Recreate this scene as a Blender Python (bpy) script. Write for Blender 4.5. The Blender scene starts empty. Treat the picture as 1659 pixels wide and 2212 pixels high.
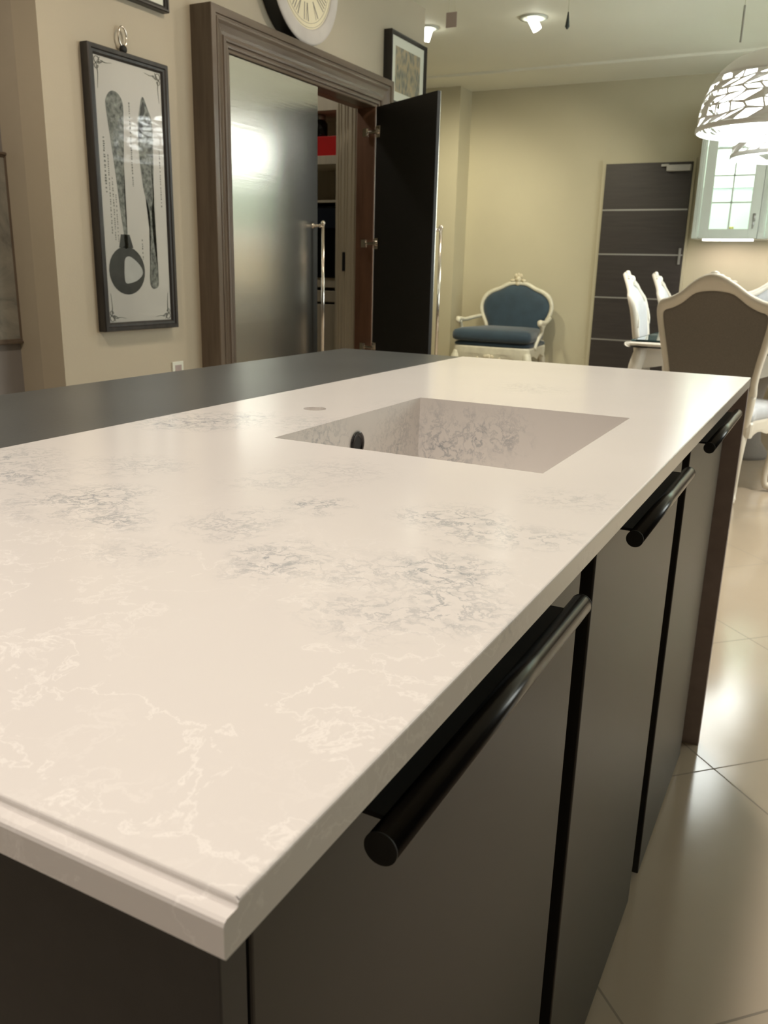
import bpy, bmesh, math, random
from mathutils import Vector, Matrix, noise
random.seed(7)
PI = math.pi
sc = bpy.context.scene
COL = sc.collection

# ---------------------------------------------------------------- camera
cam_d = bpy.data.cameras.new('camera'); cam = bpy.data.objects.new('camera', cam_d); COL.objects.link(cam)
yaw, pit, rol = 0.4790, 0.2799, 0.0244
f_ = Vector((-math.sin(yaw)*math.cos(pit), math.cos(yaw)*math.cos(pit), -math.sin(pit)))
r_ = Vector((math.cos(yaw), math.sin(yaw), 0)); u_ = r_.cross(f_)
c_, s_ = math.cos(rol), math.sin(rol)
r2 = c_*r_ + s_*u_; u2 = -s_*r_ + c_*u_
M = Matrix(((r2.x, u2.x, -f_.x, 0.154), (r2.y, u2.y, -f_.y, -0.1913), (r2.z, u2.z, -f_.z, 1.110), (0, 0, 0, 1)))
cam.matrix_world = M
cam_d.sensor_fit = 'HORIZONTAL'; cam_d.sensor_width = 24.0
cam_d.lens = 1828.2*24.0/1659
cam_d.clip_start = 0.02; cam_d.clip_end = 60
cam_d.dof.use_dof = True; cam_d.dof.focus_distance = 0.75; cam_d.dof.aperture_fstop = cam_d.lens/1.45
sc.camera = cam

# ---------------------------------------------------------------- colour management, world, lights
sc.view_settings.view_transform = 'Standard'; sc.view_settings.look = 'None'
sc.view_settings.gamma = 1.0; sc.view_settings.use_curve_mapping = False
sc.view_settings.exposure = 0.03
w = bpy.data.worlds.new('world'); sc.world = w; w.use_nodes = True
w.node_tree.nodes['Background'].inputs[0].default_value = (1.0, 0.95, 0.86, 1)
w.node_tree.nodes['Background'].inputs[1].default_value = 0.15

def spot(loc, target, energy, color, size=0.06, angle=100, blend=0.8):
    d = bpy.data.lights.new('downlight_or_fill_beam', 'SPOT'); d.energy = energy; d.color = color
    d.shadow_soft_size = size; d.spot_size = math.radians(angle); d.spot_blend = blend
    o = bpy.data.objects.new('downlight_or_fill_beam', d); COL.objects.link(o); o.location = loc
    o.rotation_euler = (Vector(target)-Vector(loc)).to_track_quat('-Z', 'Y').to_euler(); return o
def area(loc, target, energy, color, sx, sy):
    d = bpy.data.lights.new('added_side_fill', 'AREA'); d.energy = energy; d.color = color
    d.shape = 'RECTANGLE'; d.size = sx; d.size_y = sy
    o = bpy.data.objects.new('added_side_fill', d); COL.objects.link(o); o.location = loc
    o.rotation_euler = (Vector(target)-Vector(loc)).to_track_quat('-Z', 'Y').to_euler(); return o
WARM = (1.0, 0.84, 0.66); NEUT = (1.0, 0.93, 0.80); COOL = (0.93, 1.0, 0.95)
# downlights over the island and along the left wall
spot((-0.30, -0.30, 2.645), (-0.32, -0.1, 0), 78, (1.0, .89, .80), 0.09, 110)
spot((-0.45, -1.7, 2.645), (-0.40, -0.6, 0), 62, (1.0, .88, .78), 0.09, 110)  # added behind the camera to brighten faces turned towards it
spot((-0.36, 1.1, 2.645), (-0.36, 1.1, 0), 76, (1.0, .91, .82), 0.09, 110)
spot((-0.40, 2.45, 2.645), (-0.32, 2.0, 0), 100, NEUT, 0.08, 90)
spot((-1.35, 0.8, 2.645), (-2.64, 1.6, 1.2), 92, WARM, 0.06, 80)
spot((-1.25, 2.6, 2.645), (-2.41, 2.6, 1.3), 30, WARM, 0.06, 95)
spot((-1.15, 4.0, 2.645), (-2.3, 3.7, 1.5), 26, WARM, 0.06, 95)
# gimbal downlights near the back corner, followed by other room spots
spot((-1.835, 5.58, 2.56), (-2.55, 7.5, 1.0), 80, (1.0, .91, .68), 0.05, 85)
spot((-2.60, 5.56, 2.56), (-3.2, 7.2, 1.2), 95, (1.0, .91, .68), 0.05, 80)
spot((1.35, 6.1, 2.645), (1.0, 5.8, 0), 150, NEUT, 0.05, 120)
spot((0.9, 4.3, 2.645), (0.5, 4.3, 0), 190, NEUT, 0.07, 84, .5)
spot((-1.5, 4.9, 2.645), (-1.5, 5.3, 0), 120, NEUT, 0.06, 100)  # added so that floor bounce brightens the far ceiling
spot((-3.1, 3.9, 2.645), (-3.0, 4.8, 1.0), 16, NEUT, 0.07, 140)      # added fill to brighten the pantry inside
# added fill aimed up at the ceiling, coloured like daylight from the right
area((3.45, 4.6, 1.7), (-1.5, 5.2, 3.1), 75, COOL, 2.4, 1.4)

# ---------------------------------------------------------------- materials
def mat(name, col, rough=.5, metal=0., spec=.5, var=0., vscale=8., bump=0., bscale=60., emit=None, estr=0., sheen=0., stretch=(1, 1, 1), coat=0., col2=None, alpha=None, trans=0.):
    m = bpy.data.materials.new(name); m.use_nodes = True
    nt = m.node_tree; b = nt.nodes['Principled BSDF']; L = nt.links
    b.inputs['Base Color'].default_value = (*col, 1); b.inputs['Roughness'].default_value = rough
    b.inputs['Metallic'].default_value = metal; b.inputs['Specular IOR Level'].default_value = spec
    b.inputs['Sheen Weight'].default_value = sheen; b.inputs['Coat Weight'].default_value = coat
    b.inputs['Transmission Weight'].default_value = trans
    tc = nt.nodes.new('ShaderNodeTexCoord'); mp = nt.nodes.new('ShaderNodeMapping'); mp.inputs['Scale'].default_value = stretch
    L.new(tc.outputs['Object'], mp.inputs[0])
    if var or col2:
        n = nt.nodes.new('ShaderNodeTexNoise'); n.inputs['Scale'].default_value = vscale; n.inputs['Detail'].default_value = 6
        L.new(mp.outputs[0], n.inputs['Vector'])
        r = nt.nodes.new('ShaderNodeValToRGB'); r.color_ramp.elements[0].position = .3; r.color_ramp.elements[1].position = .7
        c2 = col2 if col2 else tuple(min(1, c*(1+var)) for c in col)
        c1 = col if col2 else tuple(c*(1-var) for c in col)
        r.color_ramp.elements[0].color = (*c1, 1); r.color_ramp.elements[1].color = (*c2, 1)
        L.new(n.outputs['Fac'], r.inputs[0]); L.new(r.outputs[0], b.inputs['Base Color'])
    if bump:
        n2 = nt.nodes.new('ShaderNodeTexNoise'); n2.inputs['Scale'].default_value = bscale; n2.inputs['Detail'].default_value = 4
        L.new(mp.outputs[0], n2.inputs['Vector'])
        bp = nt.nodes.new('ShaderNodeBump'); bp.inputs['Strength'].default_value = bump; bp.inputs['Distance'].default_value = .01
        L.new(n2.outputs['Fac'], bp.inputs['Height']); L.new(bp.outputs[0], b.inputs['Normal'])
    if emit:
        b.inputs['Emission Color'].default_value = (*emit, 1); b.inputs['Emission Strength'].default_value = estr
    return m

def N(nt, typ, **kw):
    n = nt.nodes.new(typ)
    for k, v in kw.items():
        if k in n.inputs: n.inputs[k].default_value = v
        else: setattr(n, k, v)
    return n
def mathn(nt, op, a, b=None, clamp=False):
    n = nt.nodes.new('ShaderNodeMath'); n.operation = op; n.use_clamp = clamp
    for i, v in enumerate((a, b)):
        if v is None: continue
        if isinstance(v, (int, float)): n.inputs[i].default_value = v
        else: nt.links.new(v, n.inputs[i])
    return n.outputs[0]

def marble():
    m = bpy.data.materials.new('veined_quartz'); m.use_nodes = True; nt = m.node_tree; L = nt.links
    b = nt.nodes['Principled BSDF']; b.inputs['Roughness'].default_value = .17; b.inputs['Specular IOR Level'].default_value = .45
    tc = N(nt, 'ShaderNodeTexCoord'); P = tc.outputs['Object']
    def warp(scale, amt):
        n = N(nt, 'ShaderNodeTexNoise', Scale=scale, Detail=5.0); L.new(P, n.inputs['Vector'])
        s = N(nt, 'ShaderNodeVectorMath', operation='SUBTRACT'); L.new(n.outputs['Color'], s.inputs[0]); s.inputs[1].default_value = (.5, .5, .5)
        k = N(nt, 'ShaderNodeVectorMath', operation='SCALE'); L.new(s.outputs[0], k.inputs[0]); k.inputs['Scale'].default_value = amt
        a = N(nt, 'ShaderNodeVectorMath', operation='ADD'); L.new(P, a.inputs[0]); L.new(k.outputs[0], a.inputs[1]); return a.outputs[0]
    def ridge(vec, scale, detail, width):
        n = N(nt, 'ShaderNodeTexNoise', Scale=scale, Detail=detail, Roughness=.62); L.new(vec, n.inputs['Vector'])
        d = mathn(nt, 'ABSOLUTE', mathn(nt, 'SUBTRACT', n.outputs['Fac'], .5))
        return mathn(nt, 'SUBTRACT', 1.0, mathn(nt, 'DIVIDE', d, width), True)
    # clusters of grey-blue mineral specks: centre x, y, z, radius, weight
    clusters = GREY
    tot = None
    wv = warp(9, .10)
    for (x, y, z, r, wt) in clusters:
        dn = N(nt, 'ShaderNodeVectorMath', operation='DISTANCE'); L.new(wv, dn.inputs[0]); dn.inputs[1].default_value = (x, y, z)
        f = mathn(nt, 'MULTIPLY', mathn(nt, 'SUBTRACT', 1.0, mathn(nt, 'DIVIDE', dn.outputs['Value'], r), True), wt)
        tot = f if tot is None else mathn(nt, 'MAXIMUM', tot, f)
    g1 = ridge(warp(40, .04), 46, 9.0, .045)
    g2n = N(nt, 'ShaderNodeTexNoise', Scale=60.0, Detail=5.0, Roughness=.6); L.new(warp(30, .03), g2n.inputs['Vector'])
    g2 = mathn(nt, 'MULTIPLY', mathn(nt, 'SUBTRACT', g2n.outputs['Fac'], .50), 4.0, True)
    g = mathn(nt, 'ADD', mathn(nt, 'MULTIPLY', g1, .75), mathn(nt, 'MULTIPLY', g2, .55), True)
    gf = mathn(nt, 'MULTIPLY', mathn(nt, 'MULTIPLY', g, tot), 1.15, True)
    # white veins in the near half
    sx = N(nt, 'ShaderNodeSeparateXYZ'); L.new(P, sx.inputs[0])
    near = mathn(nt, 'SUBTRACT', 1.0, mathn(nt, 'DIVIDE', mathn(nt, 'SUBTRACT', sx.outputs['Y'], .14), .32), True)
    v1 = ridge(warp(9, .14), 8, 9.0, .011)
    v2 = ridge(warp(18, .07), 17, 8.0, .020)
    mk = N(nt, 'ShaderNodeTexNoise', Scale=7.0, Detail=2.0); L.new(P, mk.inputs['Vector'])
    mkf = mathn(nt, 'MULTIPLY', mathn(nt, 'SUBTRACT', mk.outputs['Fac'], .44), 6.0, True)
    v = mathn(nt, 'MULTIPLY', mathn(nt, 'ADD', mathn(nt, 'MULTIPLY', v1, .62), mathn(nt, 'MULTIPLY', mathn(nt, 'MULTIPLY', v2, .45), mkf), True), near)
    cl = N(nt, 'ShaderNodeTexNoise', Scale=4.0, Detail=4.0); L.new(wv, cl.inputs['Vector'])
    base = N(nt, 'ShaderNodeMixRGB'); base.inputs[1].default_value = (.735, .70, .665, 1); base.inputs[2].default_value = (.80, .765, .73, 1); L.new(cl.outputs['Fac'], base.inputs[0])
    mx = N(nt, 'ShaderNodeMixRGB'); L.new(v, mx.inputs[0]); L.new(base.outputs[0], mx.inputs[1]); mx.inputs[2].default_value = (.93, .90, .86, 1)
    mg = N(nt, 'ShaderNodeMixRGB'); L.new(gf, mg.inputs[0]); L.new(mx.outputs[0], mg.inputs[1]); mg.inputs[2].default_value = (.20, .235, .28, 1)
    L.new(mg.outputs[0], b.inputs['Base Color'])
    return m
GREY = [(-.43,.34,.9,.075,.9),(-.37,.315,.9,.05,.7),(-.55,.37,.9,.07,.8),(-.62,.42,.9,.08,.6),(-.50,.47,.9,.07,.45),(-.24,.44,.9,.045,.85),(-.27,.36,.9,.05,.7),(-.19,.30,.9,.055,.8),
        (-.12,.47,.9,.06,.8),(-.09,.44,.9,.05,.7),(-.065,.34,.9,.06,.95),(-.045,.28,.9,.055,.8),(-.04,.45,.9,.05,.6),(-.33,.50,.9,.07,.35),(-.12,.31,.9,.05,.45),(-.08,.24,.9,.05,.5),
        (-.62,.72,.9,.09,.8),(-.58,.78,.9,.07,.6),(-.30,.26,.9,.05,.3),(-.42,1.115,.80,.09,.8),(-.36,1.115,.84,.07,.8),(-.461,.80,.84,.10,.7),(-.461,1.02,.82,.10,.6),(-.30,1.115,.85,.06,.6),
        (-.30,.58,.9,.08,.3),(-.35,1.35,.9,.10,.3),(-.05,.60,.9,.06,.35)]
MARBLE = marble()

def brushed(name, col, axis_scale, rough=.28):
    m = bpy.data.materials.new(name); m.use_nodes = True; nt = m.node_tree; L = nt.links; b = nt.nodes['Principled BSDF']
    b.inputs['Metallic'].default_value = 1; b.inputs['Base Color'].default_value = (*col, 1); b.inputs['Roughness'].default_value = rough
    b.inputs['Anisotropic'].default_value = .65
    tc = N(nt, 'ShaderNodeTexCoord'); mp = N(nt, 'ShaderNodeMapping'); mp.inputs['Scale'].default_value = axis_scale; L.new(tc.outputs['Object'], mp.inputs[0])
    n = N(nt, 'ShaderNodeTexNoise', Scale=1.0, Detail=3.0); L.new(mp.outputs[0], n.inputs['Vector'])
    bp = N(nt, 'ShaderNodeBump', Strength=.05, Distance=.004); L.new(n.outputs['Fac'], bp.inputs['Height']); L.new(bp.outputs[0], b.inputs['Normal'])
    return m

def tile_floor():
    m = bpy.data.materials.new('cream_floor_tile'); m.use_nodes = True; nt = m.node_tree; L = nt.links; b = nt.nodes['Principled BSDF']
    tc = N(nt, 'ShaderNodeTexCoord'); s = N(nt, 'ShaderNodeSeparateXYZ'); L.new(tc.outputs['Object'], s.inputs[0])
    per = .845
    def line(expr, off):
        t = mathn(nt, 'DIVIDE', mathn(nt, 'SUBTRACT', expr, off), per)
        fr = mathn(nt, 'FRACT', mathn(nt, 'ADD', t, 100.5))
        d = mathn(nt, 'ABSOLUTE', mathn(nt, 'SUBTRACT', fr, .5))
        return mathn(nt, 'LESS_THAN', d, .0036)
    a = line(mathn(nt, 'ADD', s.outputs[0], s.outputs[1]), 1.772)
    c = line(mathn(nt, 'SUBTRACT', s.outputs[1], s.outputs[0]), 1.676)
    g = mathn(nt, 'MAXIMUM', a, c)
    n = N(nt, 'ShaderNodeTexNoise', Scale=3.0, Detail=6.0); L.new(tc.outputs['Object'], n.inputs['Vector'])
    r = N(nt, 'ShaderNodeMixRGB'); r.inputs[1].default_value = (.44, .365, .28, 1); r.inputs[2].default_value = (.51, .43, .335, 1); L.new(n.outputs['Fac'], r.inputs[0])
    mx = N(nt, 'ShaderNodeMixRGB'); L.new(g, mx.inputs[0]); L.new(r.outputs[0], mx.inputs[1]); mx.inputs[2].default_value = (.26, .22, .17, 1)
    L.new(mx.outputs[0], b.inputs['Base Color'])
    ro = mathn(nt, 'ADD', .14, mathn(nt, 'MULTIPLY', g, .5)); L.new(ro, b.inputs['Roughness'])
    return m

M_FLOOR = tile_floor()
M_WALL = mat('beige_wall_paint', (.50, .445, .345), .55, var=.03, vscale=2, bump=.05, bscale=150)
M_WALLB = mat('warm_olive_wall_paint', (.50, .46, .325), .55, var=.03, vscale=2, bump=.05, bscale=150)
M_GREYWALL = mat('grey_wall_panel', (.24, .225, .22), .4, var=.05)
M_CEIL = mat('ceiling_paint', (.80, .79, .68), .7, var=.02, vscale=1.5)
M_DARKTOP = mat('dark_slate_top', (.085, .09, .088), .28, var=.10, vscale=5, bump=.02, bscale=200)
M_CAB = mat('bronze_grey_lacquer', (.024, .021, .0175), .36, spec=.36, var=.06, vscale=3)
M_CABEND = mat('charcoal_side_board', (.022, .022, .022), .42, var=.15, vscale=40)
M_PANELEND = mat('mauve_brown_side_board', (.40, .325, .31), .45, var=.08, vscale=30)
M_BLACK = mat('black_recess', (.010, .010, .010), .45)
M_HANDLE = mat('black_metal_handle', (.035, .033, .032), .24, metal=.85)
M_HCAP = mat('matt_black_cap', (.008, .008, .008), .6)
M_WOOD = mat('brown_stained_wood', (.098, .072, .052), .34, col2=(.15, .116, .086), vscale=3.0, stretch=(14, 14, 1.2), bump=.06, bscale=20)
M_WOODH = mat('brown_stained_wood_crosswise', (.098, .072, .052), .34, col2=(.15, .116, .086), vscale=3.0, stretch=(14, 1.2, 14), bump=.06, bscale=20)
M_REDWOOD = mat('reddish_brown_jamb', (.20, .105, .065), .45, var=.2, vscale=3, stretch=(8, 8, 1))
M_STEEL = brushed('brushed_steel', (.62, .60, .55), (2, 2, 90), .24)
M_CHROME = mat('polished_nickel', (.75, .70, .64), .16, metal=1)
M_BLKBOARD = mat('black_board', (.012, .011, .010), .5, var=.3, vscale=120)
M_FRAMEB = mat('black_wood_frame', (.014, .013, .013), .35, col2=(.04, .035, .032), vscale=4, stretch=(10, 10, 1))
M_CREAM = mat('cream_wood', (.60, .54, .42), .4, var=.05, vscale=4, stretch=(10, 10, 1))
M_PAPER = mat('pale_grey_green_print', (.60, .585, .55), .3, col2=(.66, .645, .60), vscale=2.5)
M_INK = mat('engraving_ink', (.035, .038, .035), .4, col2=(.33, .35, .31), vscale=60)
M_INKD = mat('dark_engraving_ink', (.035, .036, .032), .35, var=.3, vscale=30)
M_INKL = mat('faint_text_ink', (.17, .175, .15), .5)
M_SILV = mat('printed_highlight', (.55, .56, .54), .3, var=.1, vscale=10)
M_WHITE = mat('white_mount', (.74, .76, .68), .5)
M_IVORY = mat('ivory_lacquer', (.78, .73, .64), .28, var=.03, coat=.3)
M_IVORYW = mat('aged_cream_lacquer', (.66, .63, .50), .35, var=.08, vscale=20)
M_GOLD = mat('gilded_cream_carving', (.50, .42, .26), .35, col2=(.68, .64, .5), vscale=40)
M_TAUPE = mat('taupe_upholstery', (.20, .178, .155), .8, var=.08, vscale=160, bump=.1, bscale=400, sheen=.15)
M_SILKB = mat('pale_silver_upholstery', (.52, .54, .58), .45, var=.06, vscale=30, sheen=.3)
M_VELVET = mat('blue_velvet', (.016, .036, .056), .75, col2=(.026, .055, .080), vscale=9, sheen=.35, bump=.05, bscale=80)
M_DOORD = mat('dark_brown_door_veneer', (.035, .029, .026), .45, var=.18, vscale=4, stretch=(1, 1, 12))
M_ALU = mat('aluminium_strip', (.42, .42, .40), .3, metal=.7)
M_KWHITE = mat('white_cabinet_paint', (.60, .63, .56), .35, var=.02)
M_LITBACK = mat('lit_cabinet_back', (.80, .95, .85), .5)
M_LED = mat('led_diffuser', (1, 1, 1), .5, emit=(1, .93, .88), estr=9)
M_BULB = mat('lamp_diffuser', (1, 1, 1), .5, emit=(.95, 1, .97), estr=13)
M_DLBULB = mat('downlight_lens', (1, 1, 1), .5, emit=(1, 1, .86), estr=9)
M_LAMP = mat('white_lamp_metal', (.88, .88, .87), .4)
M_RED = mat('red_carton', (.55, .02, .02), .35, var=.1)
M_OVEN = mat('black_oven_glass', (.006, .006, .007), .12)
M_CABLE = mat('pale_cable', (.65, .66, .5), .5)
M_PINK = mat('pale_pink_card', (.52, .44, .42), .6)
M_STONE = mat('pale_ring_limewash', (.55, .52, .50), .6, col2=(.63, .60, .57), vscale=8, bump=.1, bscale=40)
M_DIAL = mat('ivory_dial', (.80, .74, .55), .6, var=.04, vscale=6)
M_NUM = mat('grey_numeral', (.28, .26, .21), .6)
M_GLASST = bpy.data.materials.new('teal_table_glass'); M_GLASST.use_nodes = True
_b = M_GLASST.node_tree.nodes['Principled BSDF']; _b.inputs['Base Color'].default_value = (.10, .17, .17, 1); _b.inputs['Roughness'].default_value = .03; _b.inputs['Coat Weight'].default_value = .5
def pane_mat(name, tint):
    m = bpy.data.materials.new(name); m.use_nodes = True; nt = m.node_tree; nt.nodes.clear()
    o = nt.nodes.new('ShaderNodeOutputMaterial'); t = nt.nodes.new('ShaderNodeBsdfTransparent'); g = nt.nodes.new('ShaderNodeBsdfGlossy'); x = nt.nodes.new('ShaderNodeMixShader'); f = nt.nodes.new('ShaderNodeFresnel')
    t.inputs[0].default_value = (*tint, 1); g.inputs['Roughness'].default_value = .03; f.inputs[0].default_value = 1.17
    nt.links.new(f.outputs[0], x.inputs[0]); nt.links.new(t.outputs[0], x.inputs[1]); nt.links.new(g.outputs[0], x.inputs[2]); nt.links.new(x.outputs[0], o.inputs[0]); return m
M_PANE = pane_mat('clear_glass', (1, 1, 1))
def artstone():
    m = mat('framed_stone_print', (.2, .2, .2), .12)
    nt = m.node_tree; b = nt.nodes['Principled BSDF']; tc = N(nt, 'ShaderNodeTexCoord')
    n = N(nt, 'ShaderNodeTexNoise', Scale=4.0, Detail=8.0, Roughness=.65, Distortion=1.2); nt.links.new(tc.outputs['Object'], n.inputs['Vector'])
    r = N(nt, 'ShaderNodeValToRGB'); e = r.color_ramp.elements
    e[0].position = .30; e[0].color = (.05, .045, .045, 1); e[1].position = .72; e[1].color = (.36, .34, .29, 1)
    k = e.new(.48); k.color = (.24, .235, .21, 1)
    nt.links.new(n.outputs['Fac'], r.inputs[0]); nt.links.new(r.outputs[0], b.inputs['Base Color']); return m
def citypic():
    m = mat('muted_street_print', (.2, .2, .2), .4)
    nt = m.node_tree; b = nt.nodes['Principled BSDF']; tc = N(nt, 'ShaderNodeTexCoord')
    mp = N(nt, 'ShaderNodeMapping'); mp.inputs['Scale'].default_value = (1, 2.2, 1); nt.links.new(tc.outputs['Object'], mp.inputs[0])
    n = N(nt, 'ShaderNodeTexVoronoi', Scale=22.0); nt.links.new(mp.outputs[0], n.inputs['Vector'])
    n2 = N(nt, 'ShaderNodeTexNoise', Scale=14.0, Detail=4.0); nt.links.new(tc.outputs['Object'], n2.inputs['Vector'])
    a = mathn(nt, 'MULTIPLY', mathn(nt, 'ADD', n.outputs['Distance'], n2.outputs['Fac']), .62)
    r = N(nt, 'ShaderNodeValToRGB'); e = r.color_ramp.elements
    e[0].position = .3; e[0].color = (.10, .11, .10, 1); e[1].position = .75; e[1].color = (.42, .34, .22, 1)
    k = e.new(.5); k.color = (.22, .23, .19, 1)
    nt.links.new(a, r.inputs[0]); nt.links.new(r.outputs[0], b.inputs['Base Color']); return m
M_ART = artstone(); M_CITY = citypic()

# ---------------------------------------------------------------- mesh helpers
class MB:
    def __init__(s): s.bm = bmesh.new()
    def box(s, x0, x1, y0, y1, z0, z1):
        v = [s.bm.verts.new((x, y, z)) for x in (x0, x1) for y in (y0, y1) for z in (z0, z1)]
        for f in ((0, 1, 3, 2), (4, 6, 7, 5), (0, 4, 5, 1), (2, 3, 7, 6), (0, 2, 6, 4), (1, 5, 7, 3)): s.bm.faces.new([v[i] for i in f])
        return s
    def poly(s, pts): s.bm.faces.new([s.bm.verts.new(p) for p in pts]); return s
    def prism(s, pts, f0, f1):
        """pts 2D outline; f0,f1 map (a,b)->3D for the two caps"""
        a = [s.bm.verts.new(f0(*p)) for p in pts]; b = [s.bm.verts.new(f1(*p)) for p in pts]
        s.bm.faces.new(a); s.bm.faces.new(list(reversed(b))); n = len(pts)
        for i in range(n): s.bm.faces.new((a[i], b[i], b[(i+1) % n], a[(i+1) % n]))
        return s
    def rings(s, rings, closed=True, cap=True):
        R = [[s.bm.verts.new(p) for p in r] for r in rings]; n = len(R[0])
        for i in range(len(R)-1):
            for j in range(n if closed else n-1):
                s.bm.faces.new((R[i][j], R[i][(j+1) % n], R[i+1][(j+1) % n], R[i+1][j]))
        if cap and closed: s.bm.faces.new(list(reversed(R[0]))); s.bm.faces.new(R[-1])
        return s
    def tube(s, pts, rad, n=12, smooth=0, cap=True):
        pts = [Vector(p) for p in pts]
        rad = list(rad) if hasattr(rad, '__len__') else [rad]*len(pts)
        if smooth: pts, rad = catmull(pts, rad, smooth)
        rs = []; up = None
        for i, p in enumerate(pts):
            t = (pts[min(i+1, len(pts)-1)]-pts[max(i-1, 0)]).normalized()
            if up is None:
                up = Vector((0, 0, 1)) if abs(t.z) < .9 else Vector((0, 1, 0))
            a = t.cross(up).normalized(); b = a.cross(t).normalized(); up = b
            rs.append([p+(a*math.cos(2*PI*k/n)+b*math.sin(2*PI*k/n))*rad[i] for k in range(n)])
        return s.rings(rs, cap=cap)
    def lathe(s, prof, c=(0, 0, 0), n=32, axis='z', cap=True):
        rs = []
        for r, h in prof:
            row = []
            for k in range(n):
                a = 2*PI*k/n; x, y = r*math.cos(a), r*math.sin(a)
                p = (x, y, h) if axis == 'z' else ((h, x, y) if axis == 'x' else (x, h, y))
                row.append(Vector(p)+Vector(c))
            rs.append(row)
        return s.rings(rs, cap=cap)
    def ball(s, c, r, sc_=(1, 1, 1), n=10):
        m = Matrix.Translation(c) @ Matrix.Diagonal((*[r*k for k in sc_], 1))
        bmesh.ops.create_uvsphere(s.bm, u_segments=n+4, v_segments=n, radius=1, matrix=m); return s
    def build(s, name, m, parent=None, bevel=0, seg=2, smooth=False, loc=None):
        bmesh.ops.recalc_face_normals(s.bm, faces=s.bm.faces)
        me = bpy.data.meshes.new(name); s.bm.to_mesh(me); s.bm.free()
        if smooth:
            for p in me.polygons: p.use_smooth = True
        o = bpy.data.objects.new(name, me); COL.objects.link(o)
        if isinstance(m, (list, tuple)):
            for k in m: me.materials.append(k)
        else: me.materials.append(m)
        if parent: o.parent = parent
        if bevel:
            b = o.modifiers.new('bevel', 'BEVEL'); b.width = bevel; b.segments = seg; b.limit_method = 'ANGLE'; b.angle_limit = math.radians(40)
            b.harden_normals = False
            if smooth is False:
                for p in me.polygons: p.use_smooth = False
        return o

def catmull(P, Rr, k):
    out, ro = [], []
    n = len(P)
    for i in range(n-1):
        p0, p1, p2, p3 = P[max(i-1, 0)], P[i], P[i+1], P[min(i+2, n-1)]
        for j in range(k):
            t = j/k
            out.append(.5*((2*p1)+(p2-p0)*t+(2*p0-5*p1+4*p2-p3)*t*t+(3*p1-p0-3*p2+p3)*t**3))
            ro.append(Rr[i]*(1-t)+Rr[i+1]*t)
    out.append(P[-1]); ro.append(Rr[-1]); return out, ro
def ccurve(pts, k=6):
    """closed smooth 2D curve"""
    n = len(pts); out = []
    for i in range(n):
        p0, p1, p2, p3 = [Vector(pts[(i+d) % n]) for d in (-1, 0, 1, 2)]
        for j in range(k):
            t = j/k
            out.append(.5*((2*p1)+(p2-p0)*t+(2*p0-5*p1+4*p2-p3)*t*t+(3*p1-p0-3*p2+p3)*t**3))
    return out
def thing(name, label, cat, loc=(0, 0, 0), rz=0, group=None):
    o = bpy.data.objects.new(name, None); o.empty_display_size = .05; COL.objects.link(o)
    o.location = loc; o.rotation_euler = (0, 0, rz); o['label'] = label; o['category'] = cat
    if group: o['group'] = group
    return o
def tag(o, label, cat, group=None):
    o['label'] = label; o['category'] = cat
    if group: o['group'] = group
    return o
def struct(o): o['kind'] = 'structure'; return o
def plabel(o, s): o['label'] = s; return o
def dup(root, loc, rz, label, group=None):
    r = root.copy(); COL.objects.link(r); r.location = loc; r.rotation_euler = (0, 0, rz); r['label'] = label
    if group: r['group'] = group
    for ch in list(root.children):
        c = ch.copy(); COL.objects.link(c); c.parent = r
        for g in list(ch.children):
            d = g.copy(); COL.objects.link(d); d.parent = c
    return r

# ---------------------------------------------------------------- setting
XW = -2.41; YB = 7.5; ZC = 2.665; ZS = 2.647
struct(MB().box(-4.4, 3.6, -3.0, 7.7, -.05, 0).build('floor', M_FLOOR))
struct(MB().box(-4.4, 3.6, -3.0, 6.88, ZC, ZC+.1).build('ceiling', M_CEIL))
struct(MB().box(-4.4, 3.6, 6.88, 7.7, ZS, ZC+.1).build('trim_1', M_CEIL))       # dropped strip along the back wall
struct(MB().box(-4.4, 3.6, YB, YB+.12, 0, ZS+.02).build('wall_back', M_WALLB))
struct(MB().box(-4.4, -3.055, 7.24, YB, 0, ZS+.02).build('wall_corner', M_WALLB))
# left wall with the pantry opening (y 3.02..4.42, up to z 2.0)
wl = MB()
wl.box(XW-.12, XW, 2.10, 2.98, 0, ZC); wl.box(XW-.12, XW, 4.50, 5.14, 0, ZC); wl.box(XW-.12, XW, 2.98, 4.50, 2.12, ZC)
struct(wl.build('wall_left', M_WALL))
struct(MB().box(-2.66, XW-.12, 2.10, 2.20, 0, ZC).build('wall_return', M_WALL))
M_SATIN = mat('satin_beige_lining', (.46, .41, .325), .25, var=.03)
bpy.data.objects['wall_return'].data.materials[0] = M_SATIN
struct(MB().box(-2.76, -2.64, -3.0, 2.10, 0, ZC).build('wall_near', M_GREYWALL))
# pantry room walls
pw = MB(); pw.box(-4.2, XW-.12, 5.04, 5.14, 0, ZC); pw.box(-4.3, -4.2, 2.2, 5.14, 0, ZC); pw.box(-4.2, -2.66, 2.2, 2.3, 0, ZC)
struct(pw.build('wall_pantry', M_WALLB))
struct(MB().box(-4.4, -4.3, -3, 7.7, 0, ZC).build('wall_outer', M_WALLB))
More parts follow.
